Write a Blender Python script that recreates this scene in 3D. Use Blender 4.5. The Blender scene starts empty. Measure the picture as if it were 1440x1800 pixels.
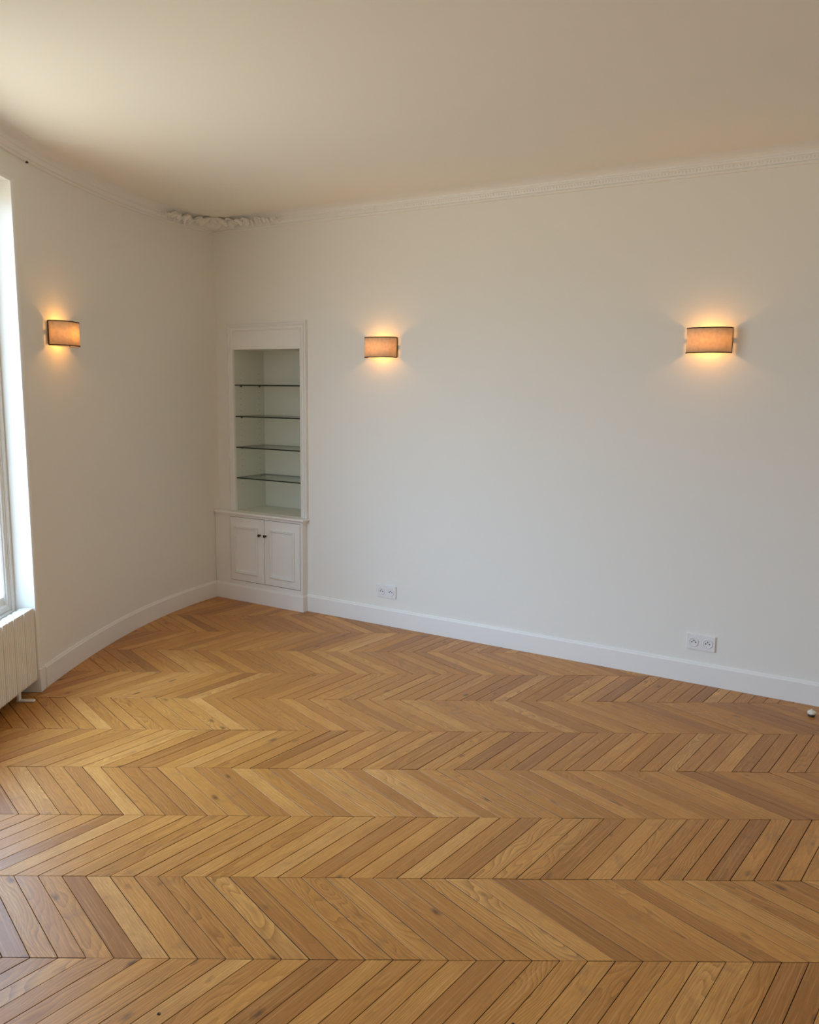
import bpy, bmesh, math, random
from mathutils import Matrix, Vector
random.seed(7)
C = bpy.context.scene.collection
SC = bpy.context.scene
PI = math.pi

# ------------------------------------------------------------------ camera
cam_d = bpy.data.cameras.new('camera'); cam = bpy.data.objects.new('camera', cam_d); C.objects.link(cam)
cam_d.sensor_fit = 'HORIZONTAL'; cam_d.sensor_width = 36; cam_d.lens = 36 * 1443 / 1440; cam_d.clip_start = .02
_r = Vector((0.8553, 0.51801, 0.01116)); _u = Vector((-0.08669, 0.12183, 0.98876)); _f = Vector((-0.51083, 0.84665, -0.14911))
m3 = Matrix((_r, _u, -_f)).transposed().to_4x4()
cam.matrix_world = Matrix.Translation((2.625, -4.276, 1.5)) @ m3
SC.camera = cam

# ------------------------------------------------------------------ world: overcast daylight
W = bpy.data.worlds.new('world'); SC.world = W; W.use_nodes = True
nt = W.node_tree; nt.nodes.clear()
wo = nt.nodes.new('ShaderNodeOutputWorld'); bg = nt.nodes.new('ShaderNodeBackground')
tc = nt.nodes.new('ShaderNodeTexCoord'); sp = nt.nodes.new('ShaderNodeSeparateXYZ')
mr = nt.nodes.new('ShaderNodeValToRGB')                     # bright overcast, a little darker at the horizon, dull ground below
for k, (p_, c_) in enumerate(((.42, (.44, .41, .35)), (.50, (.36, .43, .52)), (.60, (.54, .76, 1.06)), (.78, (.80, 1.12, 1.55)))):
    e_ = mr.color_ramp.elements[k] if k < 2 else mr.color_ramp.elements.new(p_)
    e_.position = p_; e_.color = c_ + (1,)
mz = nt.nodes.new('ShaderNodeMath'); mz.operation = 'MULTIPLY_ADD'; mz.inputs[1].default_value = .5; mz.inputs[2].default_value = .5
nt.links.new(tc.outputs['Generated'], sp.inputs[0]); nt.links.new(sp.outputs[2], mz.inputs[0]); nt.links.new(mz.outputs[0], mr.inputs[0])
nt.links.new(mr.outputs[0], bg.inputs[0])
bg.inputs[1].default_value = 17.0
nt.links.new(bg.outputs[0], wo.inputs[0])
SCONCE_W = 2.3
SC.view_settings.view_transform = 'Standard'; SC.view_settings.look = 'None'
SC.view_settings.exposure = -0.82; SC.view_settings.gamma = 1.0; SC.view_settings.use_curve_mapping = False
SC.cycles.max_bounces = 14; SC.cycles.diffuse_bounces = 10; SC.cycles.transparent_max_bounces = 16
SC.cycles.sample_clamp_indirect = 6

# ------------------------------------------------------------------ frames
NX, CC = -0.61388, 5.01705
LN = math.hypot(1, NX); CA, SA = 1 / LN, -NX / LN          # cos / sin of the parquet's turn
ANG = math.atan2(SA, CA)
def P2R(X, Y):                                             # parquet frame -> room frame
    return (CA * X - SA * (Y - CC), SA * X + CA * (Y - CC))
def R2P(x, y):
    return (CA * x + SA * y, -SA * x + CA * y + CC)
XW = -1.785                                                # window wall surface, parquet frame
YE = 3.873                                                 # edge of the first window opening
ZC = 2.605                                                 # ceiling
ZO = 2.40                                                  # top of window openings
WY = .005                                                  # far wall surface (room y)

# ------------------------------------------------------------------ materials
def mat(name):
    m = bpy.data.materials.new(name); m.use_nodes = True
    b = m.node_tree.nodes['Principled BSDF']; return m, m.node_tree, b
def noise_bump(nt, b, scale, strength, dist=.001, detail=4):
    tcn = nt.nodes.new('ShaderNodeTexCoord'); n = nt.nodes.new('ShaderNodeTexNoise'); n.inputs['Scale'].default_value = scale
    n.inputs['Detail'].default_value = detail
    bp = nt.nodes.new('ShaderNodeBump'); bp.inputs['Strength'].default_value = strength; bp.inputs['Distance'].default_value = dist
    nt.links.new(tcn.outputs['Object'], n.inputs['Vector']); nt.links.new(n.outputs[0], bp.inputs['Height']); nt.links.new(bp.outputs[0], b.inputs['Normal'])
    return tcn, n
def paint(name, col, rough, bump=.15, scale=60, var=.02):
    m, nt, b = mat(name); b.inputs['Roughness'].default_value = rough
    tcn, n = noise_bump(nt, b, scale, bump)
    n2 = nt.nodes.new('ShaderNodeTexNoise'); n2.inputs['Scale'].default_value = 2.2; nt.links.new(tcn.outputs['Object'], n2.inputs['Vector'])
    mix = nt.nodes.new('ShaderNodeMix'); mix.data_type = 'RGBA'
    mix.inputs[6].default_value = tuple(max(0, c - var) for c in col) + (1,); mix.inputs[7].default_value = tuple(col) + (1,)
    nt.links.new(n2.outputs[0], mix.inputs[0]); nt.links.new(mix.outputs[2], b.inputs['Base Color'])
    return m
M_WALL = paint('wall_paint', (.852, .845, .793), .75, .12, 90)
M_CEIL = paint('ceiling_paint', (.888, .880, .82), .8, .10, 40)
M_TRIM = paint('satin_trim_paint', (.865, .862, .84), .38, .05, 30, .01)
M_CAB = paint('cabinet_paint', (.845, .842, .81), .42, .06, 35, .01)
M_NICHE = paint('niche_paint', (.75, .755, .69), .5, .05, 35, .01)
M_RAD = paint('radiator_enamel', (.86, .84, .79), .3, .03, 30, .01)
M_PLAST = paint('white_plastic', (.83, .83, .83), .25, .02, 30, .005)
M_DUST = paint('bare_plaster', (.30, .28, .25), .9, .8, 40, .12)
M_SUB = paint('dark_subfloor', (.030, .012, .006), .9, .3, 40, .004)
M_KNOB = paint('aged_brass', (.07, .045, .025), .35, .05, 40, .01); M_KNOB.node_tree.nodes['Principled BSDF'].inputs['Metallic'].default_value = .8
M_DARK = paint('dark_metal', (.02, .02, .018), .45, .05, 40, .005)
M_HOLE = paint('hole_black', (.006, .006, .006), .8, .05, 40, .0)
M_CREAM = paint('cream_rubber', (.78, .72, .60), .4, .1, 60, .04)
M_GAP = paint('shadow_gap', (.05, .04, .03), .9, .05, 40, .0)  # flat dark colour standing in for shade in the cabinet door gaps
M_FOIL = paint('bulb_glass', (.9, .85, .75), .3, .0, 40, .0)

def glass_mat(name, tint, ior=1.5):
    m = bpy.data.materials.new(name); m.use_nodes = True; nt = m.node_tree; nt.nodes.clear()
    o = nt.nodes.new('ShaderNodeOutputMaterial'); t = nt.nodes.new('ShaderNodeBsdfTransparent'); g = nt.nodes.new('ShaderNodeBsdfGlossy')
    f = nt.nodes.new('ShaderNodeFresnel'); ge = nt.nodes.new('ShaderNodeNewGeometry'); io = nt.nodes.new('ShaderNodeMath'); io.operation = 'MULTIPLY_ADD'   # unrefracted pane: same Fresnel on both faces
    io.inputs[1].default_value = 1 / ior - ior; io.inputs[2].default_value = ior; nt.links.new(ge.outputs['Backfacing'], io.inputs[0]); nt.links.new(io.outputs[0], f.inputs[0]); mi = nt.nodes.new('ShaderNodeMixShader')
    t.inputs[0].default_value = tint + (1,); g.inputs['Roughness'].default_value = .02
    nt.links.new(f.outputs[0], mi.inputs[0]); nt.links.new(t.outputs[0], mi.inputs[1]); nt.links.new(g.outputs[0], mi.inputs[2]); nt.links.new(mi.outputs[0], o.inputs[0])
    return m
M_PANE = glass_mat('window_glass', (.97, .985, .98))
M_SHELF = glass_mat('shelf_glass', (.90, .95, .91), 1.45)
M_EDGE, _n, _b = mat('shelf_glass_edge'); _b.inputs['Base Color'].default_value = (.006, .016, .012, 1); _b.inputs['Roughness'].default_value = .12

def shade_mat():
    m = bpy.data.materials.new('linen_shade'); m.use_nodes = True; nt = m.node_tree; nt.nodes.clear()
    o = nt.nodes.new('ShaderNodeOutputMaterial'); d = nt.nodes.new('ShaderNodeBsdfDiffuse'); t = nt.nodes.new('ShaderNodeBsdfTranslucent')
    mi = nt.nodes.new('ShaderNodeMixShader'); mi.inputs[0].default_value = .42
    tcn = nt.nodes.new('ShaderNodeUVMap'); tcn.uv_map = 'uv'
    w1 = nt.nodes.new('ShaderNodeTexWave'); w1.wave_type = 'BANDS'; w1.bands_direction = 'X'; w1.inputs['Scale'].default_value = 300; w1.inputs['Distortion'].default_value = 1.5
    w2 = nt.nodes.new('ShaderNodeTexWave'); w2.wave_type = 'BANDS'; w2.bands_direction = 'Y'; w2.inputs['Scale'].default_value = 260; w2.inputs['Distortion'].default_value = 2
    n = nt.nodes.new('ShaderNodeTexNoise'); n.inputs['Scale'].default_value = 60; n.inputs['Detail'].default_value = 6
    a = nt.nodes.new('ShaderNodeMath'); a.operation = 'ADD'; a2 = nt.nodes.new('ShaderNodeMath'); a2.operation = 'MULTIPLY_ADD'; a2.inputs[1].default_value = .3
    for x in (w1, w2, n): nt.links.new(tcn.outputs[0], x.inputs['Vector'])
    nt.links.new(w1.outputs[1], a.inputs[0]); nt.links.new(w2.outputs[1], a.inputs[1]); nt.links.new(a.outputs[0], a2.inputs[0]); nt.links.new(n.outputs[0], a2.inputs[2])
    r = nt.nodes.new('ShaderNodeValToRGB'); r.color_ramp.elements[0].color = (.62, .50, .36, 1); r.color_ramp.elements[1].color = (.86, .74, .58, 1)
    r.color_ramp.elements[0].position = .35; r.color_ramp.elements[1].position = .9
    nt.links.new(a2.outputs[0], r.inputs[0]); nt.links.new(r.outputs[0], d.inputs[0]); nt.links.new(r.outputs[0], t.inputs[0])
    nt.links.new(d.outputs[0], mi.inputs[1]); nt.links.new(t.outputs[0], mi.inputs[2]); nt.links.new(mi.outputs[0], o.inputs[0])
    return m
M_SHADE = shade_mat()
M_TRIMBR = paint('brown_shade_trim', (.07, .035, .018), .7, .2, 200, .01)
M_LINING = paint('shade_lining', (.85, .82, .74), .6, .1, 100, .02)

def oak():
    m, nt, b = mat('varnished_oak'); N = nt.nodes; L = nt.links
    def math_(op, a=None, c=None, d=None):
        x = N.new('ShaderNodeMath'); x.operation = op
        for i, v in enumerate((a, c, d)):
            if v is None: continue
            if isinstance(v, (int, float)): x.inputs[i].default_value = v
            else: L.new(v, x.inputs[i])
        return x.outputs[0]
    uv = N.new('ShaderNodeUVMap'); uv.uv_map = 'uv'
    oi = N.new('ShaderNodeObjectInfo'); geo = N.new('ShaderNodeNewGeometry')
    rnd = math_('FRACT', math_('ADD', math_('MULTIPLY', oi.outputs['Random'], 7.31), geo.outputs['Random Per Island']))
    rnd2 = math_('FRACT', math_('MULTIPLY', rnd, 37.7)); rnd3 = math_('FRACT', math_('MULTIPLY', rnd, 113.3))
    comb = N.new('ShaderNodeCombineXYZ'); L.new(math_('MULTIPLY', rnd, 61.0), comb.inputs[0]); L.new(math_('MULTIPLY', rnd2, 23.0), comb.inputs[1]); L.new(math_('MULTIPLY', rnd3, 17.0), comb.inputs[2])
    add = N.new('ShaderNodeVectorMath'); add.operation = 'ADD'; L.new(uv.outputs[0], add.inputs[0]); L.new(comb.outputs[0], add.inputs[1])
    def scaled(sx, sy, src=None):
        v = N.new('ShaderNodeVectorMath'); v.operation = 'MULTIPLY'; L.new(src or add.outputs[0], v.inputs[0]); v.inputs[1].default_value = (sx, sy, 1); return v.outputs[0]
    def noise(vec, sc, det=4, dist=0.0, rough=.55):
        n = N.new('ShaderNodeTexNoise'); n.inputs['Scale'].default_value = sc; n.inputs['Detail'].default_value = det
        n.inputs['Distortion'].default_value = dist; n.inputs['Roughness'].default_value = rough; L.new(vec, n.inputs['Vector']); return n.outputs[0]
    def ramp(fac, stops):
        r = N.new('ShaderNodeValToRGB'); e = r.color_ramp.elements
        while len(e) < len(stops): e.new(.5)
        for k, (p, c) in enumerate(stops): e[k].position = p; e[k].color = tuple(c) + (1,) if len(c) == 3 else c
        L.new(fac, r.inputs[0]); return r.outputs[0]
    def mixc(fac, a, c, mode='MIX'):
        x = N.new('ShaderNodeMix'); x.data_type = 'RGBA'; x.blend_type = mode
        if isinstance(fac, (int, float)): x.inputs[0].default_value = fac
        else: L.new(fac, x.inputs[0])
        for i, v in ((6, a), (7, c)):
            if isinstance(v, tuple): x.inputs[i].default_value = v + (1,)
            else: L.new(v, x.inputs[i])
        return x.outputs[2]
    base = ramp(rnd2, [(0, (.36, .138, .028)), (.12, (.50, .208, .045)), (.5, (.645, .285, .058)), (.85, (.73, .345, .080)), (1, (.80, .41, .115))])
    # broad tone drifting along the board
    cloud = noise(scaled(5, 14), 1.0, 3)
    base = mixc(math_('MULTIPLY', math_('SUBTRACT', cloud, .35), 1.3), base, (.42, .172, .034), 'MIX')
    # cathedral figure: bent rings stretched along the board
    warp = noise(scaled(2.4, 10), 1.0, 1.5, .25)
    sepv = N.new('ShaderNodeSeparateXYZ'); L.new(add.outputs[0], sepv.inputs[0])
    dens = math_('MULTIPLY_ADD', rnd3, 80.0, 45.0)
    rings = math_('FRACT', math_('ADD', math_('MULTIPLY', sepv.outputs[1], dens), math_('MULTIPLY', warp, math_('MULTIPLY_ADD', rnd, 16.0, 5.0))))
    ringm = math_('POWER', rings, 2.0)
    fig = math_('MULTIPLY', ringm, math_('MULTIPLY_ADD', rnd, .55, .22))
    base = mixc(fig, base, (.25, .095, .020))
    # fine pores
    pores = noise(scaled(26, 420), 1.0, 5, 0, .7)
    pm = ramp(pores, [(.40, (0, 0, 0)), (.66, (1, 1, 1))])
    base = mixc(math_('MULTIPLY_ADD', pm, -.38, .38), base, (.22, .085, .020))
    lines = noise(scaled(3, 190), 1.0, 3)
    base = mixc(math_('MULTIPLY', ramp(lines, [(.5, (0, 0, 0)), (.75, (1, 1, 1))]), .34), base, (.80, .47, .17))
    # knots
    vo = N.new('ShaderNodeTexVoronoi'); vo.inputs['Scale'].default_value = 1.0; L.new(scaled(4.2, 9), vo.inputs['Vector'])
    kd = math_('MULTIPLY_ADD', noise(scaled(60, 90), 1.0, 3), .10, vo.outputs['Distance'])
    km = ramp(kd, [(.08, (1, 1, 1)), (.17, (0, 0, 0))])
    base = mixc(math_('MULTIPLY', km, .75), base, (.075, .032, .013))
    # short pale scratches
    sc = math_('MULTIPLY', ramp(noise(scaled(9, 260), 1.0, 2, 1.5), [(.735, (0, 0, 0)), (.75, (1, 1, 1))]), ramp(noise(scaled(7, 7), 1.0, 2), [(.55, (0, 0, 0)), (.62, (1, 1, 1))]))
    base = mixc(math_('MULTIPLY', sc, .5), base, (.78, .56, .33))
    # stains
    st = ramp(noise(scaled(11, 11), 1.0, 4, .5), [(.60, (0, 0, 0)), (.72, (1, 1, 1))])
    base = mixc(math_('MULTIPLY', st, .35), base, (.26, .125, .050))
    tcn = N.new('ShaderNodeTexCoord')
    L.new(base, b.inputs['Base Color'])
    rg = math_('MULTIPLY_ADD', noise(scaled(30, 60), 1.0, 4), .18, .27)
    L.new(math_('ADD', rg, math_('MULTIPLY', rnd3, .07)), b.inputs['Roughness'])
    b.inputs['Specular IOR Level'].default_value = .42
    bp = N.new('ShaderNodeBump'); bp.inputs['Strength'].default_value = .35; bp.inputs['Distance'].default_value = .0006
    L.new(math_('ADD', math_('MULTIPLY', pores, .5), math_('MULTIPLY', noise(scaled(4, 9), 1, 2), 1.2)), bp.inputs['Height']); L.new(bp.outputs[0], b.inputs['Normal'])
    return m
M_OAK = oak()

# ------------------------------------------------------------------ mesh helpers
def link(name, me, m, parent=None, smooth=False):
    if isinstance(m, (list, tuple)):
        for x in m: me.materials.append(x)
    elif m and not me.materials: me.materials.append(m)
    if smooth:
        for p in me.polygons: p.use_smooth = True
    o = bpy.data.objects.new(name, me); C.objects.link(o)
    if parent: o.parent = parent
    return o
def obj(name, bm, m, parent=None, smooth=False):
    bmesh.ops.recalc_face_normals(bm, faces=bm.faces)
    me = bpy.data.meshes.new(name); bm.to_mesh(me); bm.free(); return link(name, me, m, parent, smooth)
def tag(o, label=None, cat=None, group=None, kind=None):
    if label: o['label'] = label
    if cat: o['category'] = cat
    if group: o['group'] = group
    if kind: o['kind'] = kind
    return o
def thing(name, label, cat, loc=(0, 0, 0), rotz=0, group=None):
    o = bpy.data.objects.new(name, None); C.objects.link(o); o.empty_display_size = .05
    o.location = loc; o.rotation_euler = (0, 0, rotz); return tag(o, label, cat, group)
def box(bm, x0, x1, y0, y1, z0, z1, bev=0, seg=1, mi=0):
    t = bmesh.new() if bev else bm
    v = [t.verts.new((x, y, z)) for z in (z0, z1) for y in (y0, y1) for x in (x0, x1)]
    fs = [t.faces.new([v[i] for i in q]) for q in ((0, 2, 3, 1), (4, 5, 7, 6), (0, 1, 5, 4), (2, 6, 7, 3), (1, 3, 7, 5), (0, 4, 6, 2))]
    if bev:
        bmesh.ops.bevel(t, geom=t.edges[:], offset=bev, segments=seg, affect='EDGES', profile=.5)
        tm = bpy.data.meshes.new('t'); t.to_mesh(tm); t.free(); bm.from_mesh(tm); bpy.data.meshes.remove(tm)
    return bm
def bx(*a, **k): return box(bmesh.new(), *a, **k)
def revolve(bm, prof, n=24, M=None, a0=0, a1=2 * PI):
    """prof: (radius, height) about local Z"""
    M = M or Matrix(); full = abs(a1 - a0 - 2 * PI) < 1e-6; rows = []
    for i in range(n if full else n + 1):
        a = a0 + (a1 - a0) * i / n
        rows.append([bm.verts.new(M @ Vector((r * math.cos(a), r * math.sin(a), h))) for r, h in prof])
    for i in range(n):
        A, B = rows[i], rows[(i + 1) % len(rows)]
        for j in range(len(prof) - 1):
            try: bm.faces.new((A[j], B[j], B[j + 1], A[j + 1]))
            except ValueError: pass
    bmesh.ops.remove_doubles(bm, verts=bm.verts, dist=1e-6); return bm
def sweep(bm, path, prof, mapf, closed=False, cap=True, rng=None):
    """path: 2D points; prof: (u, v), u = offset to the left of the path; mapf(x, y, v) -> 3D"""
    n = len(path); rows = []
    for i in range(n):
        p = Vector(path[i]); ds = []
        if closed or i > 0: ds.append((p - Vector(path[i - 1])).normalized())
        if closed or i < n - 1: ds.append((Vector(path[(i + 1) % n]) - p).normalized())
        ns = [Vector((-d.y, d.x)) for d in ds]; m = sum(ns, Vector((0, 0)))
        m.normalize(); m /= max(.3, m.dot(ns[0]))
        rows.append([(p.x + m.x * u, p.y + m.y * u, v) for u, v in prof])
    if rng: rows = rows[rng[0]:rng[1] + 1]
    V = [[bm.verts.new(mapf(*q)) for q in r] for r in rows]
    k = len(V) if closed else len(V) - 1; np_ = len(prof)
    for i in range(k):
        A, B = V[i], V[(i + 1) % len(V)]
        for j in range(np_):
            bm.faces.new((A[j], B[j], B[(j + 1) % np_], A[(j + 1) % np_]))
    if not closed and cap: bm.faces.new(V[0]); bm.faces.new(V[-1][::-1])
    return bm
def copy_tree(o, parent=None):
    c = o.copy(); C.objects.link(c)
    if parent: c.parent = parent
    for ch in [x for x in bpy.data.objects if x.parent == o]: copy_tree(ch, c)
    return c

# ------------------------------------------------------------------ plan of the room (room frame)
# curved wall, face of the skirting board measured, smoothed by a cubic x(y)
import numpy as np
_by = np.array([0, -.047, -.609, -.97, -1.301, -1.56, -1.698, -1.855]); _bx = np.array([-1.538, -1.53, -1.463, -1.352, -1.215, -1.107, -1.028, -.939])
_cf = np.polyfit(_by, _bx, 3)
def off_pt(x, y, d): return (x, y)
NCV = 36
y_end = -1.868
curve_b = [(float(np.polyval(_cf, y)), float(y)) for y in np.linspace(.02, y_end, NCV)]
def offset_path(path, d):                                   # shift to the right-hand side (outwards)
    out = []
    for i, p in enumerate(path):
        a = Vector(path[max(0, i - 1)]); b_ = Vector(path[min(len(path) - 1, i + 1)]); t = (b_ - a).normalized()
        out.append((p[0] + t.y * d, p[1] - t.x * d))
    return out
curve_w = offset_path(curve_b, .013)                        # wall surface: heading -y, right hand is -x (outwards)
E = P2R(XW, YE)
curve_w = [p for p in curve_w if p[1] > E[1] + .04] + [E]
A0 = (curve_w[0][0], WY)
curve_w[0] = A0
XR = 4.3; YB = -6.4
D0 = P2R(XW, YE - (E[1] - YB) / CA)
# ---- ceiling and floor slab
def slab(name, pts, z0, z1, m):
    bm = bmesh.new(); lo = [bm.verts.new((x, y, z0)) for x, y in pts]; hi = [bm.verts.new((x, y, z1)) for x, y in pts]
    bm.faces.new(lo[::-1]); bm.faces.new(hi); n = len(pts)
    for i in range(n): bm.faces.new((lo[i], lo[(i + 1) % n], hi[(i + 1) % n], hi[i]))
    return tag(obj(name, bm, m), kind='structure')
outer = [(-2.1, .3), (-2.1, -1.3), P2R(XW - .42, YE), (D0[0] - .42 / CA, YB - .3), (XR + .3, YB - .3), (XR + .3, .3)]
floor = slab('floor', outer, -.15, -.0075, M_SUB)
ceiling = slab('ceiling', outer, ZC, ZC + .2, M_CEIL)

# ---- far wall with the alcove opening
NX0, NX1, NZ0, NZ1 = -1.378, -.802, .625, 1.747
bm = bmesh.new()
box(bm, -2.1, NX0 - .014, WY, .36, 0, ZC); box(bm, NX1 + .014, XR + .2, WY, .36, 0, ZC)
box(bm, NX0 - .014, NX1 + .014, WY, .36, 0, NZ0 - .014); box(bm, NX0 - .014, NX1 + .014, WY, .36, NZ1 + .014, ZC)
box(bm, NX0 - .014, NX1 + .014, .325, .36, NZ0 - .014, NZ1 + .014)
tag(obj('wall_back', bm, M_WALL), kind='structure')
# ---- curved left wall running on into the window wall
WINS = [(0.0, 1.36), (3.2, 4.36)]             # window openings, metres along the window wall from E; second unseen, added for daylight
LW = (YE - R2P(*D0)[1])
d_ = (SA, -CA); n_ = (CA, SA)
def Wl(x, y, z=0): return (E[0] + d_[0] * x + n_[0] * y, E[1] + d_[1] * x + n_[1] * y, z)   # window-wall frame
TH = .15
bm = bmesh.new()
out_w = offset_path(curve_w, TH); out_w[-1] = Wl(0, -TH)[:2]
vin = [[bm.verts.new((p[0], p[1], z)) for p in curve_w] for z in (0, ZC)]
vout = [[bm.verts.new((p[0], p[1], z)) for p in out_w] for z in (0, ZC)]
for i in range(len(curve_w) - 1):
    bm.faces.new((vin[0][i], vin[0][i + 1], vin[1][i + 1], vin[1][i])); bm.faces.new((vout[0][i + 1], vout[0][i], vout[1][i], vout[1][i + 1]))
    for k in (0, 1): bm.faces.new((vin[k][i], vin[k][i + 1], vout[k][i + 1], vout[k][i]))
for i in (0, -1): bm.faces.new((vin[0][i], vin[1][i], vout[1][i], vout[0][i]))
for f in bm.faces: f.smooth = False
wl = obj('wall_left', bm, M_WALL); tag(wl, kind='structure')
def wbox(bm, x0, x1, y0, y1, z0, z1, bev=0):
    t = bx(x0, x1, y0, y1, z0, z1, bev=bev)
    for v in t.verts: v.co = Wl(*v.co)
    tm = bpy.data.meshes.new('t'); t.to_mesh(tm); t.free(); bm.from_mesh(tm); bpy.data.meshes.remove(tm)
bm = bmesh.new(); x = 0
for a, b_ in WINS:
    if a > x: wbox(bm, x, a, -TH, 0, 0, ZC)
    wbox(bm, a, b_, -TH, 0, ZO, ZC); wbox(bm, a, b_, -TH, -.115, 0, .40); x = b_
wbox(bm, x, LW, -TH, 0, 0, ZC)
tag(obj('wall_window_side', bm, M_WALL), kind='structure')
tag(obj('wall_right', bx(XR, XR + .2, YB, WY, 0, ZC), M_WALL), kind='structure')
tag(obj('wall_front', bx(D0[0] - .5, XR + .2, YB - .2, YB, 0, ZC), M_WALL), kind='structure')

# ------------------------------------------------------------------ skirting boards
prof_base = [(0, 0), (.013, 0), (.013, .101), (.009, .106), (.0075, .1125), (.004, .115), (0, .115)]
full = [(XR, WY), (NX1 + .075, WY)] ; full = [(XR, WY), (-.755, WY)]
tag(obj('baseboard_back', sweep(bmesh.new(), full, prof_base, lambda x, y, v: (x, y, v)), M_TRIM), kind='structure')
lp = [p for p in curve_w if p[1] < -.035][:-1]
lp = [(lp[0][0] - .0, -.046)] + lp[1:] + [(lp[-1][0] + (E[0] - lp[-1][0]) * .35, lp[-1][1] + (E[1] - lp[-1][1]) * .35)]
tag(obj('baseboard_left', sweep(bmesh.new(), lp, prof_base, lambda x, y, v: (x, y, v)), M_TRIM), kind='structure')
bm = bmesh.new(); wbox(bm, -.055, .0, .0, .0155, 0, .118, bev=.002)
tag(obj('trim_1', bm, M_TRIM), kind='structure')             # plinth block at the foot of the window casing

# ------------------------------------------------------------------ cornice
Z0 = 2.525
prof_corn = [(0, Z0), (.010, Z0), (.013, Z0 + .004), (.013, Z0 + .010), (.008, Z0 + .013), (.014, Z0 + .016), (.020, Z0 + .036), (.026, Z0 + .040), (.027, Z0 + .046),
             (.022, Z0 + .049), (.027, Z0 + .058), (.038, Z0 + .068), (.055, Z0 + .075), (.078, Z0 + .079), (.082, ZC), (0, ZC)]
wl_end = Wl(LW, 0)[:2]
cpath = [(XR, WY)] + curve_w + [wl_end]
# wall_back part turns into wall_left part with a mitre
ci = lambda x, y, v: (x, y, v)
corn_b = obj('trim_2', sweep(bmesh.new(), cpath, prof_corn, ci, rng=(0, 1)), M_TRIM); tag(corn_b, kind='structure')
corn_l = obj('trim_3', sweep(bmesh.new(), cpath, prof_corn, ci, rng=(1, len(cpath) - 1)), M_TRIM); tag(corn_l, kind='structure')
# row of small worn egg-and-dart drops on the straight cornice
def drops(x0, x1, step, parent):
    bm = bmesh.new(); x = x0
    while x < x1:
        k = random.uniform(.75, 1.0); w = step * .40 * k; h = .0075 * k; d = .006 * k
        cx, cz, cy = x, Z0 + .0275, WY - .0175
        ring = []
        for i in range(8):
            a = 2 * PI * i / 8; ring.append(bm.verts.new((cx + w * math.cos(a), cy - (.003 if math.sin(a) > 0 else -.0005), cz + h * math.sin(a))))
        tip = bm.verts.new((cx, cy - d, cz - .001))
        for i in range(8): bm.faces.new((ring[i], ring[(i + 1) % 8], tip))
        x += step * random.uniform(.97, 1.03)
    return tag(obj('egg_and_dart_drop', bm, M_TRIM, parent, True), kind='stuff')
drops(-.75, 4.9, .0165, corn_b)
# hairline crack running from the cornice across the ceiling, and two screw holes
def tube(pts, r, name, m, parent=None, n=8):
    bm = bmesh.new(); rows = []
    for i, p in enumerate(pts):
        p = Vector(p); t = (Vector(pts[min(i + 1, len(pts) - 1)]) - Vector(pts[max(i - 1, 0)])).normalized()
        s = t.cross(Vector((0, 0, 1))); s = s.normalized() if s.length > .01 else Vector((1, 0, 0)); q = t.cross(s)
        rr = r[i] if isinstance(r, list) else r
        rows.append([bm.verts.new(p + s * rr * math.cos(2 * PI * k / n) + q * rr * math.sin(2 * PI * k / n)) for k in range(n)])
    for i in range(len(rows) - 1):
        for k in range(n): bm.faces.new((rows[i][k], rows[i][(k + 1) % n], rows[i + 1][(k + 1) % n], rows[i + 1][k]))
    bm.faces.new(rows[0]); bm.faces.new(rows[-1][::-1])
    return obj(name, bm, m, parent, True)
cr = tube([(-.905, -1.785, ZC), (-.87, -1.74, ZC), (-.835, -1.69, ZC), (-.79, -1.645, ZC), (-.74, -1.62, ZC), (-.70, -1.61, ZC)], [.0015, .003, .003, .0025, .002, .001], 'crack', M_CEIL, ceiling)
cr['label'] = 'thin curved crack in the ceiling paint'

# ------------------------------------------------------------------ chevron parquet
P_ = .07390; Wd = .36714; AX = .2885; X0 = -.9018; Y0 = 1.97661
region = [R2P(*p) for p in ([(XR - .002, WY - .007)] + [(curve_w[0][0] + .002, WY - .007)] + [(p[0] + .003, p[1]) for p in curve_w[1:-1]] + [(E[0] + .003, E[1]), (D0[0] + .003, YB + .003), (XR - .002, YB + .003)])]
def area(poly): return .5 * sum(poly[i][0] * poly[(i + 1) % len(poly)][1] - poly[(i + 1) % len(poly)][0] * poly[i][1] for i in range(len(poly)))
if area(region) < 0: region = region[::-1]
def clip(poly, conv):
    out = poly; changed = False
    for i in range(len(conv)):
        a = conv[i]; b_ = conv[(i + 1) % len(conv)]; ex, ey = b_[0] - a[0], b_[1] - a[1]
        if ex * ex + ey * ey < 1e-10: continue
        res = []; sd = [ex * (p[1] - a[1]) - ey * (p[0] - a[0]) for p in out]
        if min(sd) >= 0: continue
        changed = True
        for k in range(len(out)):
            p, q = out[k], out[(k + 1) % len(out)]; s, t = sd[k], sd[(k + 1) % len(out)]
            if s >= 0: res.append(p)
            if (s > 0 and t < 0) or (s < 0 and t > 0):
                u = s / (s - t); res.append((p[0] + (q[0] - p[0]) * u, p[1] + (q[1] - p[1]) * u))
        out = res
        if len(out) < 3: return [], True
    return out, changed
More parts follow.
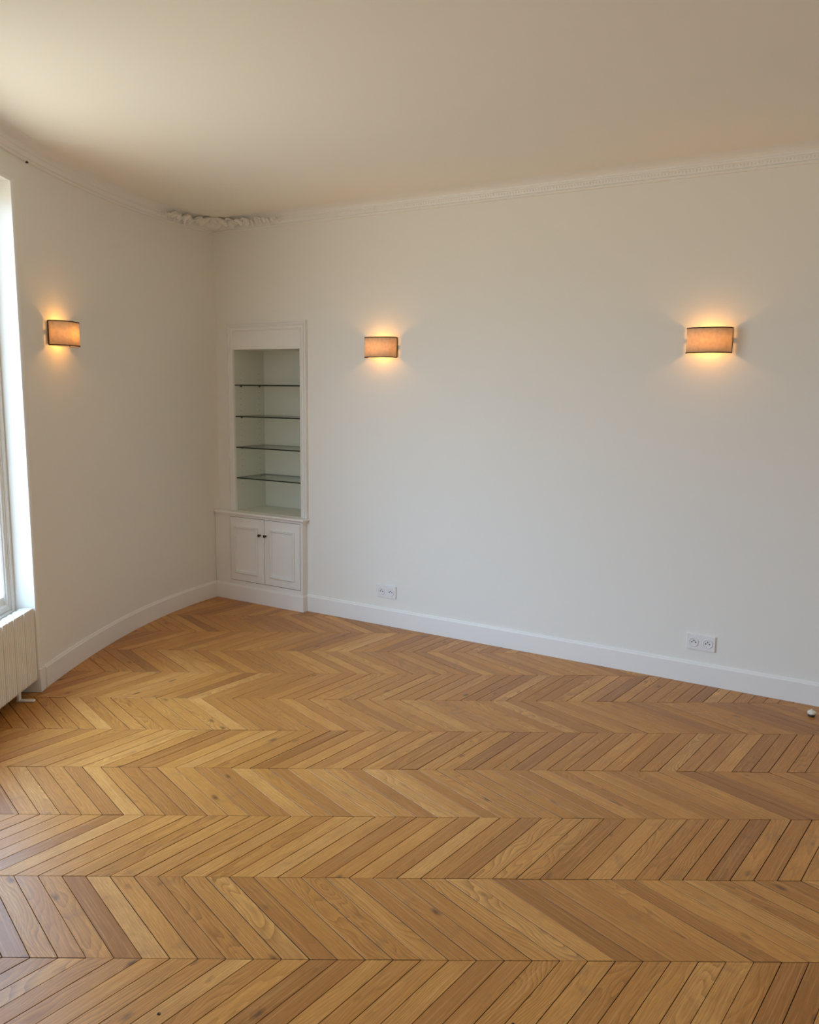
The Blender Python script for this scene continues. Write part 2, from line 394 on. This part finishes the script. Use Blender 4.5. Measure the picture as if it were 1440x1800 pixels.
def plank_geo(bm, poly, cx, cy, sgn, z=0.0):
    """bevelled board from a convex outline (centred on cx, cy); uv in metres along/across the board"""
    uvl = bm.loops.layers.uv.get('uv') or bm.loops.layers.uv.new('uv')
    if area(poly) < 0: poly = poly[::-1]
    n = len(poly); e = .0007; ins = []
    for i in range(n):
        p = Vector(poly[i]); a = Vector(poly[i - 1]); b_ = Vector(poly[(i + 1) % n])
        d1 = (p - a); d2 = (b_ - p)
        if d1.length < 1e-5 or d2.length < 1e-5: ins.append(p); continue
        d1.normalize(); d2.normalize(); m = Vector((-d1.y - d2.y, d1.x + d2.x)); m.normalize(); m *= e / max(.35, m.dot(Vector((-d1.y, d1.x)))); ins.append(p + m)
    lo = [bm.verts.new((p[0] - cx, p[1] - cy, -.0072)) for p in poly]; mi = [bm.verts.new((p[0] - cx, p[1] - cy, z - .0008)) for p in poly]
    hi = [bm.verts.new((p[0] - cx, p[1] - cy, z)) for p in ins]
    fs = [bm.faces.new(hi)]
    for i in range(n):
        j = (i + 1) % n; fs.append(bm.faces.new((lo[i], lo[j], mi[j], mi[i]))); fs.append(bm.faces.new((mi[i], mi[j], hi[j], hi[i])))
    for f in fs[1:]:
        if min(v.co.z for v in f.verts) < -.005: f.material_index = 1
    L_ = math.hypot(AX, Wd); ux, uy = sgn * AX / L_, -Wd / L_
    for f in fs:
        for l in f.loops: x, y = l.vert.co.x, l.vert.co.y; l[uvl].uv = (x * ux + y * uy, -x * uy + y * ux)
_ci = Matrix((_r, _u, -_f))
def proj(x, y):
    rx, ry = P2R(x, y); v = _ci @ Vector((rx - 2.625, ry + 4.276, -1.5))
    if v.z > -.2: return None
    return (720 + 1443 * v.x / -v.z, 900 - 1443 * v.y / -v.z)
frame_rect = [(0, 0), (1440, 0), (1440, 1800), (0, 1800)]
recess = [(XW - .11, YE - 1.355), (XW + .003, YE - 1.355), (XW + .003, YE - .003), (XW - .11, YE - .003)]
items = []; under = []
for j in range(-15, 12):
    sgn = 1 if j % 2 == 0 else -1                                       # row between Y0 + j*Wd and Y0 + (j+1)*Wd
    yb, yt = Y0 + j * Wd, Y0 + (j + 1) * Wd
    xb = X0 if sgn > 0 else X0 - AX                                     # x at the near (lower) seam
    for k in range(-70, 110):
        x = xb + k * P_
        g = random.choice((.0017, .0017, .0022, .0030)) ; 
        near0, near1 = x + g / 2, x + P_ - g / 2; sh = -sgn * AX
        poly = [(near0, yb + .0009), (near1, yb + .0009), (near1 + sh, yt - .0009), (near0 + sh, yt - .0009)]
        cx, cy = x + P_ / 2 + sh / 2, (yb + yt) / 2
        pc, ch = clip(poly, region)
        if pc and abs(area(pc)) > 2e-5:
            pr = [proj(*p) for p in pc]; vis = 0
            if all(pr):
                if area(pr) < 0: pr = pr[::-1]
                c2, _ = clip(pr, frame_rect); vis = abs(area(c2)) if c2 else 0
            items.append((vis, pc, ch, cx, cy, sgn, round(g, 4)))
        if ch:
            pu, _ = clip(poly, recess)
            if pu and abs(area(pu)) > 2e-5: under.append((pu, cx, cy, sgn))
items.sort(key=lambda t: -t[0])
cache = {}
P0r = P2R(0, 0)
for n, (vis, pc, ch, cx, cy, sgn, g) in enumerate(items[:300]):
    key = (sgn, g)
    if ch or key not in cache:
        bm = bmesh.new(); plank_geo(bm, pc, cx, cy, sgn); me = bpy.data.meshes.new('plank'); bm.to_mesh(me); bm.free(); me.materials.append(M_OAK); me.materials.append(M_SUB)
        if not ch: cache[key] = me
    else: me = cache[key]
    o = bpy.data.objects.new('plank', me); C.objects.link(o); o.parent = floor
    rx, ry = P2R(cx, cy); o.location = (rx, ry, random.uniform(-.0005, .0002)); o.rotation_euler = (random.uniform(-.0012, .0012), random.uniform(-.003, .003), ANG)
bm = bmesh.new()
for vis, pc, ch, cx, cy, sgn, g in items[300:]: plank_geo(bm, pc, 0, 0, sgn, random.uniform(-.0004, .0002))
for pu, cx, cy, sgn in under: plank_geo(bm, pu, 0, 0, sgn)
me = bpy.data.meshes.new('far_planks'); bm.to_mesh(me); bm.free(); me.materials.append(M_OAK); me.materials.append(M_SUB)
o = bpy.data.objects.new('planks', me); C.objects.link(o); o.parent = floor; o['kind'] = 'stuff'
rx, ry = P2R(0, 0); o.location = (rx, ry, 0); o.rotation_euler = (0, 0, ANG)
# nail heads flush in two boards
def nail(x, y):
    bm = revolve(bmesh.new(), [(0, .0004), (.0022, .0004), (.003, .0012), (.004, .0012), (.0044, 0)], 14)
    o = obj('nail_head', bm, M_KNOB, floor, True); o.location = (x, y, 0)
nail(*P2R(-.578, 1.782)); nail(*P2R(.275, 1.755))

# ------------------------------------------------------------------ windows
def make_window(k, a, b_):
    w = bpy.data.objects.new('window_%d' % k, None); C.objects.link(w); w.location = Wl(a, 0, 0); w.rotation_euler = (0, 0, math.atan2(d_[1], d_[0])); tag(w, kind='structure')
    wd = b_ - a   # local: x along the wall, room side is +y rotated: local y axis = left of d_ = n_
    def fr(x0, x1, z0, z1, prof, name, m, parent):
        path = [(x0, z0), (x1, z0), (x1, z1), (x0, z1)]
        return obj(name, sweep(bmesh.new(), path, prof, lambda x, z, v: (x, v, z), closed=True), m, parent)
    zs = .40
    fr(.001, wd - .001, zs + .001, ZO - .001, [(0, -.140), (0, -.088), (.018, -.088), (.020, -.092), (.024, -.092), (.024, -.140)], 'window_frame', M_TRIM, w)
    mid = wd / 2
    for x0, x1, s in ((.024, mid, 1), (mid, wd - .024, -1)):
        sa = fr(x0, x1, zs + .026, ZO - .026, [(0.001, -.138), (0.001, -.098), (.010, -.096), (.012, -.101), (.024, -.101), (.027, -.106), (.032, -.108), (.036, -.115), (.036, -.136)], 'sash', M_TRIM, w)
        bmp = bx(x0 + .034, x1 - .034, -.128, -.123, zs + .060 + .03, ZO - .060)
        obj('pane', bmp, M_PANE, sa)
        # wide bottom rail
        obj('bottom_rail', bx(x0 + .03, x1 - .03, -.136, -.1155, zs + .055, zs + .095, bev=.003), M_TRIM, sa)
    obj('meeting_stile', bx(mid - .022, mid + .022, -.098, -.088, zs + .03, ZO - .03, bev=.004), M_TRIM, w)
    hd = revolve(bmesh.new(), [(0, 0), (.011, 0), (.011, .012), (.0, .012)], 16, Matrix.Translation((mid, -.088, 1.45)) @ Matrix.Rotation(-PI / 2, 4, 'X'))
    box(hd, mid - .006, mid + .006, -.074, -.062, 1.34, 1.46, bev=.003); obj('window_handle', hd, M_KNOB, w)
    # inner sill board and moulded casing round the reveal
    obj('window_sill', bx(.001, wd - .001, -.114, -.088, zs - .02, zs + .0, bev=.002), M_TRIM, w)
    cprof = [(0, 0), (0, .006), (.006, .010), (.010, .007), (.014, .007), (.022, .012), (.027, .009), (.027, 0)]
    cprof = [(-u, v) for u, v in cprof]
    path = [(wd, 0), (wd, ZO), (0, ZO), (0, .118 if k == 1 else 0)]
    obj('window_casing', sweep(bmesh.new(), path, cprof, lambda x, z, v: (x, v, z)), M_TRIM, w)
    return w
for k, (a, b_) in enumerate(WINS):
    make_window(k + 1, a, b_)
    ld = bpy.data.lights.new('window_portal', 'AREA'); ld.shape = 'RECTANGLE'; ld.size = b_ - a - .06; ld.size_y = ZO - .45; ld.cycles.is_portal = True
    lo_ = bpy.data.objects.new('window_portal', ld); C.objects.link(lo_)
    c_ = Wl((a + b_) / 2, -.16, (ZO + .45) / 2)
    zz = -Vector((n_[0], n_[1], 0)); xx = Vector((d_[0], d_[1], 0)); yy = zz.cross(xx)
    lo_.matrix_world = Matrix.Translation(c_) @ Matrix((xx, yy, zz)).transposed().to_4x4()

# bare plaster behind the radiator
bm = bmesh.new(); wbox(bm, .001, 1.359, -.1145, -.110, 0, .375); tag(obj('trim_4', bm, M_DUST), kind='structure')

# ------------------------------------------------------------------ radiator in the first window recess
rad = thing('radiator', 'cream ribbed low column radiator set under the window at the left', 'radiator', Wl(0.004, 0, 0), math.atan2(d_[1], d_[0]))
def rad_section():
    bm = bmesh.new(); w = .0525; h0, h1 = .066, .428
    # plan outline: shallow ribbed front, narrowing toothed back
    pts = [(.0022, 0), (.0045, .0015), (.008, .0), (.0145, -.0005), (.0155, -.004), (.0175, -.004), (.0185, -.0005), (.025, .0012), (.0275, .0012), (.034, -.0005), (.035, -.004), (.037, -.004), (.038, -.0005), (.0445, 0), (.0480, .0015), (.0503, 0),
           (.0503, -.046), (.043, -.060), (.015, -.060), (.0022, -.046)]
    lo = [bm.verts.new((x, y, h0)) for x, y in pts]; l2 = [bm.verts.new((x, y, h0 + .01)) for x, y in pts]
    l3 = [bm.verts.new((x, y, h1 - .004)) for x, y in pts]; hi = [bm.verts.new((x * .96 + w * .02, y * .96 - .001, h1)) for x, y in pts]
    for v in lo: v.co.y = v.co.y * .9 - .003; v.co.x = v.co.x * .9 + w * .05
    n = len(pts); bm.faces.new(lo); bm.faces.new(hi[::-1])
    for A, B in ((lo, l2), (l2, l3), (l3, hi)):
        for i in range(n): bm.faces.new((A[i], A[(i + 1) % n], B[(i + 1) % n], B[i]))
    return bm
sec0 = obj('section', rad_section(), M_RAD, rad)
for i in range(1, 25):
    s = sec0.copy(); C.objects.link(s); s.parent = rad; s.location = (i * .0525 + (i % 2) * -.0022, 0, 0)
def foot(x):
    bm = bx(x - .012, x + .012, -.045, -.033, 0.0, .09, bev=.002); box(bm, x - .012, x + .012, -.05, .035, 0.0, .010, bev=.003)
    obj('foot', bm, M_RAD, rad)
foot(.118); foot(1.28)

# ------------------------------------------------------------------ base cabinet
FX0, FX1, FY = -1.545, -.757, -.045
cab = thing('base_cabinet', 'low white two-door cabinet built into the far left corner', 'cabinet', (-1.15, -.02, 0))
def cab_obj(name, bm, m, parent=cab, smooth=False):
    bmesh.ops.translate(bm, verts=bm.verts, vec=(1.15, .02, 0)); return obj(name, bm, m, parent, smooth)
YF2 = WY - .0005
bm = bmesh.new()
box(bm, FX0, -1.402, FY, YF2, .1155, .6075); box(bm, -.777, FX1, FY, YF2, .1155, .6075, bev=.0015)
box(bm, -1.402, -.777, FY, YF2, .5985, .6075); box(bm, -1.402, -.777, FY, YF2, .1155, .1425)
cab_obj('face_frame', bm, M_CAB)
cab_obj('left_bead', bx(-1.416, -1.408, FY - .0025, FY, .1155, .6075, bev=.001), M_CAB)
cab_obj('back_panel', bx(-1.402, -.777, FY + .024, YF2, .1425, .5985), M_GAP)  # painted dark so the gap between the doors looks shaded
bm = bmesh.new(); pp = [(FX1 + .0, YF2), (FX1 + .0, FY), (FX0, FY)]
sweep(bm, [(FX1, YF2), (FX1, FY), (FX0 + .012, FY)], [(u * .7, v) for u, v in prof_base], ci)
cab_obj('plinth', bm, M_TRIM); 
bm = bx(FX0, FX1 - .002, FY + .002, YF2, 0, .1155); cab_obj('plinth_core', bm, M_CAB)
mold = [(0, 0), (0, .009), (.005, .014), (.008, .005), (.013, .005), (.016, .010), (.020, .002), (.020, 0)]
for x0, x1, mx0, mx1, kx in ((-1.4005, -1.0905, -1.362, -1.146, -1.124), (-1.0885, -.7785, -1.039, -.823, -1.075)):
    dr = cab_obj('door', bx(x0 + .001, x1 - .001, FY - .001, FY + .02, .1455, .5955, bev=.0015), M_CAB)
    path = [(mx0 + .0, .198), (mx1, .198), (mx1, .538), (mx0, .538)]
    cab_obj('panel_moulding', sweep(bmesh.new(), path, mold, lambda x, z, v: (x, FY - .001 - v, z), closed=True), M_CAB, dr)
    cab_obj('knob', revolve(bmesh.new(), [(0, 0), (.0065, 0), (.0065, .002), (.0035, .004), (.0035, .010), (.009, .014), (.0105, .018), (.009, .022), (.004, .0245), (0, .025)], 18,
            Matrix.Translation((kx, FY - .001, .487)) @ Matrix.Rotation(PI / 2, 4, 'X')), M_KNOB, dr, True)
bm = bmesh.new()
for x0, x1, z0, z1 in ((-1.4018, -1.3998, .1427, .5983), (-.7792, -.7772, .1427, .5983), (-1.4018, -.7772, .1427, .1452), (-1.4018, -.7772, .5958, .5983)):
    box(bm, x0, x1, FY + .003, FY + .023, z0, z1)
cab_obj('gap_shade_strips', bm, M_GAP)  # dark strips set into the door gaps to paint their shade
# ledge over the cabinet
led = bmesh.new()
sweep(led, [(FX1 + .007, YF2), (FX1 + .007, FY - .006), (FX0 + .01, FY - .006)],
      [(0, .610), (.003, .610), (.005, .615), (.011, .617), (.015, .6215), (.015, .628), (.012, .632), (0, .633)], ci)
box(led, FX0, FX1 + .007, FY - .006, YF2, .6085, .6328)
tag(obj('cabinet_ledge', led, M_TRIM), 'thin white moulded ledge along the top of the corner cabinet', 'ledge')

# ------------------------------------------------------------------ display alcove
al = thing('display_alcove', 'tall recessed white display alcove with four glass shelves above the cabinet', 'shelving', (-1.09, 0, .633))
def al_obj(name, bm, m, parent=al, smooth=False):
    bmesh.ops.translate(bm, verts=bm.verts, vec=(1.09, 0, -.633)); return obj(name, bm, m, parent, smooth)
YI, YD = WY + .0, .318
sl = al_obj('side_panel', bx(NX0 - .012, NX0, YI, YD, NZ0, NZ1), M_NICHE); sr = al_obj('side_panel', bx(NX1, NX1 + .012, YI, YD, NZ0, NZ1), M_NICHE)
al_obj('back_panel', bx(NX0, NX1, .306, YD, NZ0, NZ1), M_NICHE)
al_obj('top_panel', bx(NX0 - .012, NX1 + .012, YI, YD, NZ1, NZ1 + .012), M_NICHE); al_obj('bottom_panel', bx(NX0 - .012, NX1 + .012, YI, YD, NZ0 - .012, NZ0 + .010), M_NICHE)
al_obj('header_panel', bx(NX0 - .008, NX1 + .008, -.004, WY - .0003, NZ1 + .0, 1.874), M_CAB)
arch = [(0, 0), (0, .014), (.004, .018), (.009, .018), (.012, .010), (.025, .011), (.028, .018), (.034, .020), (.037, .013), (.045, .013), (.047, .023), (.055, .023), (.055, 0)]
arch = [(u - .055, v) for u, v in arch]       # outwards = right-hand side of the path
xl, xr, zt = -1.380, -.797, 1.870
path = [(xr, .634), (xr, zt), (xl, zt), (xl, .634)]
al_obj('architrave', sweep(bmesh.new(), path, [(-(u + .055), v) for u, v in arch], lambda x, z, v: (x, WY - .0003 - v, z)), M_CAB)
for z in (1.5075, 1.293, 1.079, .8655):
    bm = bmesh.new(); box(bm, NX0 + .002, NX1 - .002, WY - .002, .303, z - .004, z + .004)
    bm.normal_update()
    for f in bm.faces: f.material_index = 0 if abs(f.normal.z) > .5 else 1
    sh = al_obj('glass_shelf', bm, [M_SHELF, M_EDGE]); sh['label'] = 'clear glass shelf with dark green edge'
    for sx, s in ((NX0, 1), (NX1, -1)):
        for y in (.062, .252):
            al_obj('shelf_pin', revolve(bmesh.new(), [(0, 0), (.0045, 0), (.0045, .010), (.003, .012), (0, .012)], 10, Matrix.Translation((sx, y, z - .0088)) @ Matrix.Rotation(s * PI / 2, 4, 'Y')), M_DARK, sh)
for panel, sx, s in ((sl, NX0, 1), (sr, NX1, -1)):
    bm = bmesh.new()
    for y in (.062, .252):
        for i in range(19):
            z = 1.587 - i * .0428
            if min(abs(z - q) for q in (1.4985, 1.284, 1.07, .8565)) < .008: continue
            c_ = bm.verts.new((sx + s * .0004, y, z)); ring = [bm.verts.new((sx + s * .0004, y + .0025 * math.cos(a * PI / 4), z + .0025 * math.sin(a * PI / 4))) for a in range(8)]
            for a in range(8): bm.faces.new((c_, ring[a], ring[(a + 1) % 8]))
    h = al_obj('pin_holes', bm, M_HOLE, panel); h['kind'] = 'stuff'

# ------------------------------------------------------------------ wall sconces
SWd, SDp, SH = .212, .085, .118
def shade_outline(w, dp, n=2.7, k=40):
    out = []
    for i in range(k + 1):
        t = PI * i / k; c, s = math.cos(t), math.sin(t)
        out.append((math.copysign(abs(c) ** (2 / n), c) * w / 2, abs(s) ** (2 / n) * dp))
    return out
def strip(outl, z0, z1, th, y0):
    """thin wall following the outline (local +y away from the wall)"""
    bm = bmesh.new(); uvl = bm.loops.layers.uv.new('uv'); n = len(outl); ins = []
    for i in range(n):
        a = Vector(outl[max(0, i - 1)]); b_ = Vector(outl[min(n - 1, i + 1)]); t = (b_ - a).normalized(); ins.append((outl[i][0] - t.y * th, outl[i][1] + t.x * th))
    s = [0]
    for i in range(1, n): s.append(s[-1] + math.dist(outl[i], outl[i - 1]))
    V = [[bm.verts.new((p[0], p[1] + y0, z)) for p in o_] for o_ in (outl, ins) for z in (z0, z1)]
    def q(a, b_, c, d, i):
        f = bm.faces.new((a[i], a[i + 1], b_[i + 1], b_[i])); 
        for l, uvv in zip(f.loops, ((s[i], c), (s[i + 1], c), (s[i + 1], d), (s[i], d))): l[uvl].uv = uvv
    for i in range(n - 1): q(V[0], V[1], 0, z1 - z0, i); q(V[2], V[3], 0, z1 - z0, i); q(V[0], V[2], 0, 0, i); q(V[1], V[3], 0, 0, i)
    for i in (0, n - 1): bm.faces.new((V[0][i], V[1][i], V[3][i], V[2][i]))
    return bm
def make_sconce():
    t = thing('wall_sconce', 'x', 'wall lamp', (0, 0, 0), 0, 'curved linen wall lamps')
    ol = shade_outline(SWd, SDp); Y1 = .010
    obj('wall_plate', bx(-.100, .100, .0005, .005, -SH / 2 + .006, SH / 2 - .006, bev=.002), M_LINING, t)
    bk = bmesh.new()
    box(bk, -SWd / 2 + .003, SWd / 2 - .003, .0055, .012, -.010, .010, bev=.002)
    obj('bracket', bk, M_TRIMBR, t)
    sh = obj('shade', strip(ol, -SH / 2, SH / 2, .0012, Y1), M_SHADE, t, True)
    for z in (-SH / 2, SH / 2):
        obj('edge_trim', strip([(x * 1.018, y * 1.022) for x, y in ol], z - .0024, z + .0024, .0017, Y1), M_TRIMBR, sh)
    for sx in (-1, 1): obj('end_trim', bx(sx * SWd / 2 - .0018, sx * SWd / 2 + .0018, Y1 - .003, Y1 + .003, -SH / 2, SH / 2), M_TRIMBR, sh)
    obj('lamp_holder', revolve(bmesh.new(), [(0, .004), (.012, .004), (.012, .022), (.009, .030), (0, .030)], 16, Matrix.Rotation(-PI / 2, 4, 'X')), M_LINING, t, True)
    ld = bpy.data.lights.new('bulb_light', 'POINT'); ld.energy = SCONCE_W; ld.color = (1.0, .45, .09); ld.shadow_soft_size = .018
    lo_ = bpy.data.objects.new('bulb_light', ld); C.objects.link(lo_); lo_.parent = t; lo_.location = (0, .042, 0)
    return t
sc1 = make_sconce()
def put(o, x, y, z, rz, label): o.location = (x, y, z); o.rotation_euler = (0, 0, rz); o['label'] = label
put(sc1, -.159, WY, 1.742, PI, 'lit linen wall lamp on the far wall just right of the display alcove')
sc2 = copy_tree(sc1); put(sc2, 1.755, WY, 1.746, PI, 'lit linen wall lamp at the right of the far wall above a power outlet')
sc3 = copy_tree(sc1)
ys = -1.57; xs = float(np.interp(-ys, [-p[1] for p in curve_w], [p[0] for p in curve_w]))
i_ = min(range(len(curve_w) - 1), key=lambda i: abs(curve_w[i][1] - ys)); tv = Vector(curve_w[i_ + 1]) - Vector(curve_w[i_ - 1])
put(sc3, xs + .004, ys, 1.752, math.atan2(tv.y, tv.x), 'lit linen wall lamp on the curved left wall near the window, seen from the side')

# ------------------------------------------------------------------ power outlets
def make_outlet():
    t = thing('power_outlet', 'x', 'power outlet', (0, 0, 0), 0, 'double power outlets on the far wall')
    w, h = .142, .081
    pl = bmesh.new(); box(pl, -w / 2, w / 2, 0.0003, .009, -h / 2, h / 2, bev=.0022, seg=2); obj('plate', pl, M_PLAST, t)
    for cx in (-.0345, .0345):
        so = obj('socket', revolve(bmesh.new(), [(0, .0055), (.0180, .0055), (.0190, .0105), (.0215, .0125), (.0245, .0118), (.0255, .0088), (0, .0085)], 36, Matrix.Translation((cx, 0, 0)) @ Matrix.Rotation(-PI / 2, 4, 'X')), M_PLAST, t, True)
        # face of the well, proud of the plate so it hides the plate behind it
        obj('socket_face', revolve(bmesh.new(), [(0, .0100), (.0186, .0100), (.0186, .0088), (0, .0088)], 30, Matrix.Translation((cx, 0, 0)) @ Matrix.Rotation(-PI / 2, 4, 'X')), M_PLAST, so)
        for hx, hz in ((-.0095, -.001), (.0095, -.001)):
            obj('pin_hole', revolve(bmesh.new(), [(0, .0105), (.0032, .0105), (.0032, .0095), (0, .0095)], 12, Matrix.Translation((cx + hx, 0, hz)) @ Matrix.Rotation(-PI / 2, 4, 'X')), M_HOLE, so)
        obj('earth_pin', revolve(bmesh.new(), [(0, .017), (.0018, .0165), (.0026, .0145), (.0026, .0095), (0, .0095)], 12, Matrix.Translation((cx, 0, .0085)) @ Matrix.Rotation(-PI / 2, 4, 'X')), M_DARK, so, True)
    return t
o1 = make_outlet(); put(o1, -.119, WY, .2215, PI, 'white double power outlet low on the far wall, the one nearer the corner cabinet')
o2 = copy_tree(o1); put(o2, 1.807, WY, .2205, PI, 'white double power outlet low on the far wall, the one nearer the doorstop')

# ------------------------------------------------------------------ doorstop
ds = thing('doorstop', 'small cream domed doorstop standing on the oak floor at the right edge', 'doorstop', (2.354, -.155, 0))
obj('base_ring', revolve(bmesh.new(), [(0, 0), (.0135, 0), (.0145, .002), (.0145, .007), (.012, .009), (0, .009)], 24), M_DARK, ds, True)
obj('rubber_cap', revolve(bmesh.new(), [(0, .009), (.014, .009), (.0185, .013), (.0195, .018), (.018, .023), (.012, .027), (.006, .0285), (0, .0285)], 28), M_CREAM, ds, True)
obj('screw_head', revolve(bmesh.new(), [(0, .034), (.004, .0335), (.0065, .031), (.0065, .027), (0, .027)], 16), M_CREAM, ds, True)

# ------------------------------------------------------------------ plaster corner ornament
orn = thing('corner_ornament', 'moulded plaster acanthus and scroll ornament in the far left ceiling corner', 'plaster ornament', (A0[0] + .06, -.06, Z0 + .05))
OB = Vector((A0[0] + .06, -.06, Z0 + .05))
def along(s):
    """point + inward normal on the cornice, s < 0 along the curved wall, s > 0 along the far wall"""
    if s >= 0: return Vector((A0[0] + s, WY)), Vector((0, -1)), Vector((1, 0))
    rem = -s
    for i in range(len(curve_w) - 1):
        a = Vector(curve_w[i]); b_ = Vector(curve_w[i + 1]); l = (b_ - a).length
        if rem <= l: t = (b_ - a).normalized(); return a + t * rem, Vector((-t.y, t.x)), -t
        rem -= l
def leaf(s, u, z, length, wid, head, curl=.35, name='acanthus_leaf'):
    """lobed leaf lying on the sloping cove; head = angle in the cove plane"""
    p, nrm, tan = along(s); slope = Vector((nrm.x * .80, nrm.y * .80, .60)).normalized(); T = Vector((tan.x, tan.y, 0)); Nn = T.cross(slope).normalized()
    if Nn.z > 0: Nn = -Nn
    o0 = Vector((p.x + nrm.x * u, p.y + nrm.y * u, z)); ax = T * math.cos(head) + slope * math.sin(head); sd = -T * math.sin(head) + slope * math.cos(head)
    bm = bmesh.new(); K = 9; rows = []
    for i in range(K + 1):
        t = i / K; lob = 1 + .28 * abs(math.sin(t * PI * 3.2)); w = wid * (math.sin(PI * min(1, t * .92 + .06)) ** .7) * lob * .5
        lift = .008 + .018 * t * t * curl * 3; row = []
        for k in (-1, -.5, 0, .5, 1):
            hgt = lift + .008 * (1 - abs(k)) - (.003 if abs(k) == .5 else 0)
            row.append(bm.verts.new(o0 + ax * (length * t) + sd * (w * k) + Nn * hgt - OB))
        rows.append(row)
    for i in range(K):
        for k in range(4): bm.faces.new((rows[i][k], rows[i][k + 1], rows[i + 1][k + 1], rows[i + 1][k]))
    r = bmesh.ops.extrude_face_region(bm, geom=bm.faces[:]); bmesh.ops.translate(bm, verts=[v for v in r['geom'] if isinstance(v, bmesh.types.BMVert)], vec=-Nn * .010)
    return obj(name, bm, M_TRIM, orn)
def scroll(s, u, z, r0, turns, flip):
    p, nrm, tan = along(s); slope = Vector((nrm.x * .8, nrm.y * .8, .6)).normalized(); T = Vector((tan.x, tan.y, 0)) * flip; Nn = Vector((nrm.x * .5, nrm.y * .5, -.85)).normalized()
    o0 = Vector((p.x + nrm.x * u, p.y + nrm.y * u, z)); pts = []; rr = []; r0 *= 1.15
    for i in range(40):
        t = i / 39; a = turns * 2 * PI * t; r = r0 * (1 - t) ** 1.1 + .002
        pts.append(o0 + T * (r * math.cos(a)) + slope * (r * math.sin(a)) + Nn * (.005 + .006 * t) - OB); rr.append(.0075 * (1 - t * .5))
    return tube(pts, rr, 'scroll', M_TRIM, orn, 6)
ZL = Z0 + .052
for sgn in (-1, 1):
    L0 = .62 if sgn > 0 else .56
    for i in range(8):
        t = i / 7; s = sgn * (.16 + t * (L0 - .16)); sz_ = 1 - .55 * t
        leaf(s, .032, ZL - .020, .078 * sz_, .044 * sz_, PI / 2 + sgn * random.uniform(-.9, .2) if sgn < 0 else PI / 2 - random.uniform(-.2, .9), random.uniform(.2, .6))
        if i < 7: leaf(s + sgn * .02, .042, ZL - .006, .06 * sz_, .034 * sz_, (0 if sgn > 0 else PI) + random.uniform(-.5, .7), random.uniform(.2, .8))
    scroll(sgn * .20, .050, ZL + .002, .030, 1.6, sgn); scroll(sgn * .33, .045, ZL, .022, 1.4, -sgn); scroll(sgn * .44, .042, ZL, .016, 1.3, sgn)
    leaf(sgn * .09, .060, ZL + .002, .085, .045, PI / 2, .5); leaf(sgn * .13, .050, ZL, .075, .04, PI / 2 - sgn * .5, .5)
# central cartouche: a bulging shield across the corner
bm = bmesh.new(); dirc = Vector((.707, -.707, 0)); sdc = Vector((.707, .707, 0)); rows = []
for i in range(9):
    t = i / 8; row = []
    for k in range(9):
        q = k / 4 - 1; wq = .78 * (.055 + .065 * t) * math.sin(PI * (.25 + .5 * t)) * q; bul = .018 * (1 - q * q) * math.sin(PI * t)
        row.append(bm.verts.new(Vector((A0[0], WY, 0)) + dirc * (.055 + .065 * t + bul * .5) + sdc * wq + Vector((0, 0, Z0 + .018 + .064 * t - bul)) - OB))
    rows.append(row)
for i in range(8):
    for k in range(8): bm.faces.new((rows[i][k], rows[i][k + 1], rows[i + 1][k + 1], rows[i + 1][k]))
r = bmesh.ops.extrude_face_region(bm, geom=bm.faces[:]); bmesh.ops.translate(bm, verts=[v for v in r['geom'] if isinstance(v, bmesh.types.BMVert)], vec=-dirc * .02 + Vector((0, 0, .012)))
obj('cartouche', bm, M_TRIM, orn, True)

# keep every piece of the ornament on the room side of walls and ceiling
_cy = [-p[1] for p in curve_w]; _cx = [p[0] for p in curve_w]
for ch in orn.children:
    for v in ch.data.vertices:
        w_ = v.co + OB; y_ = min(w_.y, WY - .003); x_ = max(w_.x, float(np.interp(-y_, _cy, _cx)) + .004); z_ = min(w_.z, ZC - .001)
        v.co = Vector((x_, y_, z_)) - OB

# small screw left in the cornice above the window
p = Wl(-.155, .018, 2.518)
sw = thing('screw_hook', 'tiny dark screw hook left under the cornice above the window', 'hook', p)
obj('hook_head', revolve(bmesh.new(), [(0, -.003), (.006, -.003), (.007, 0), (.005, .004), (0, .008)], 12), M_DARK, sw, True)
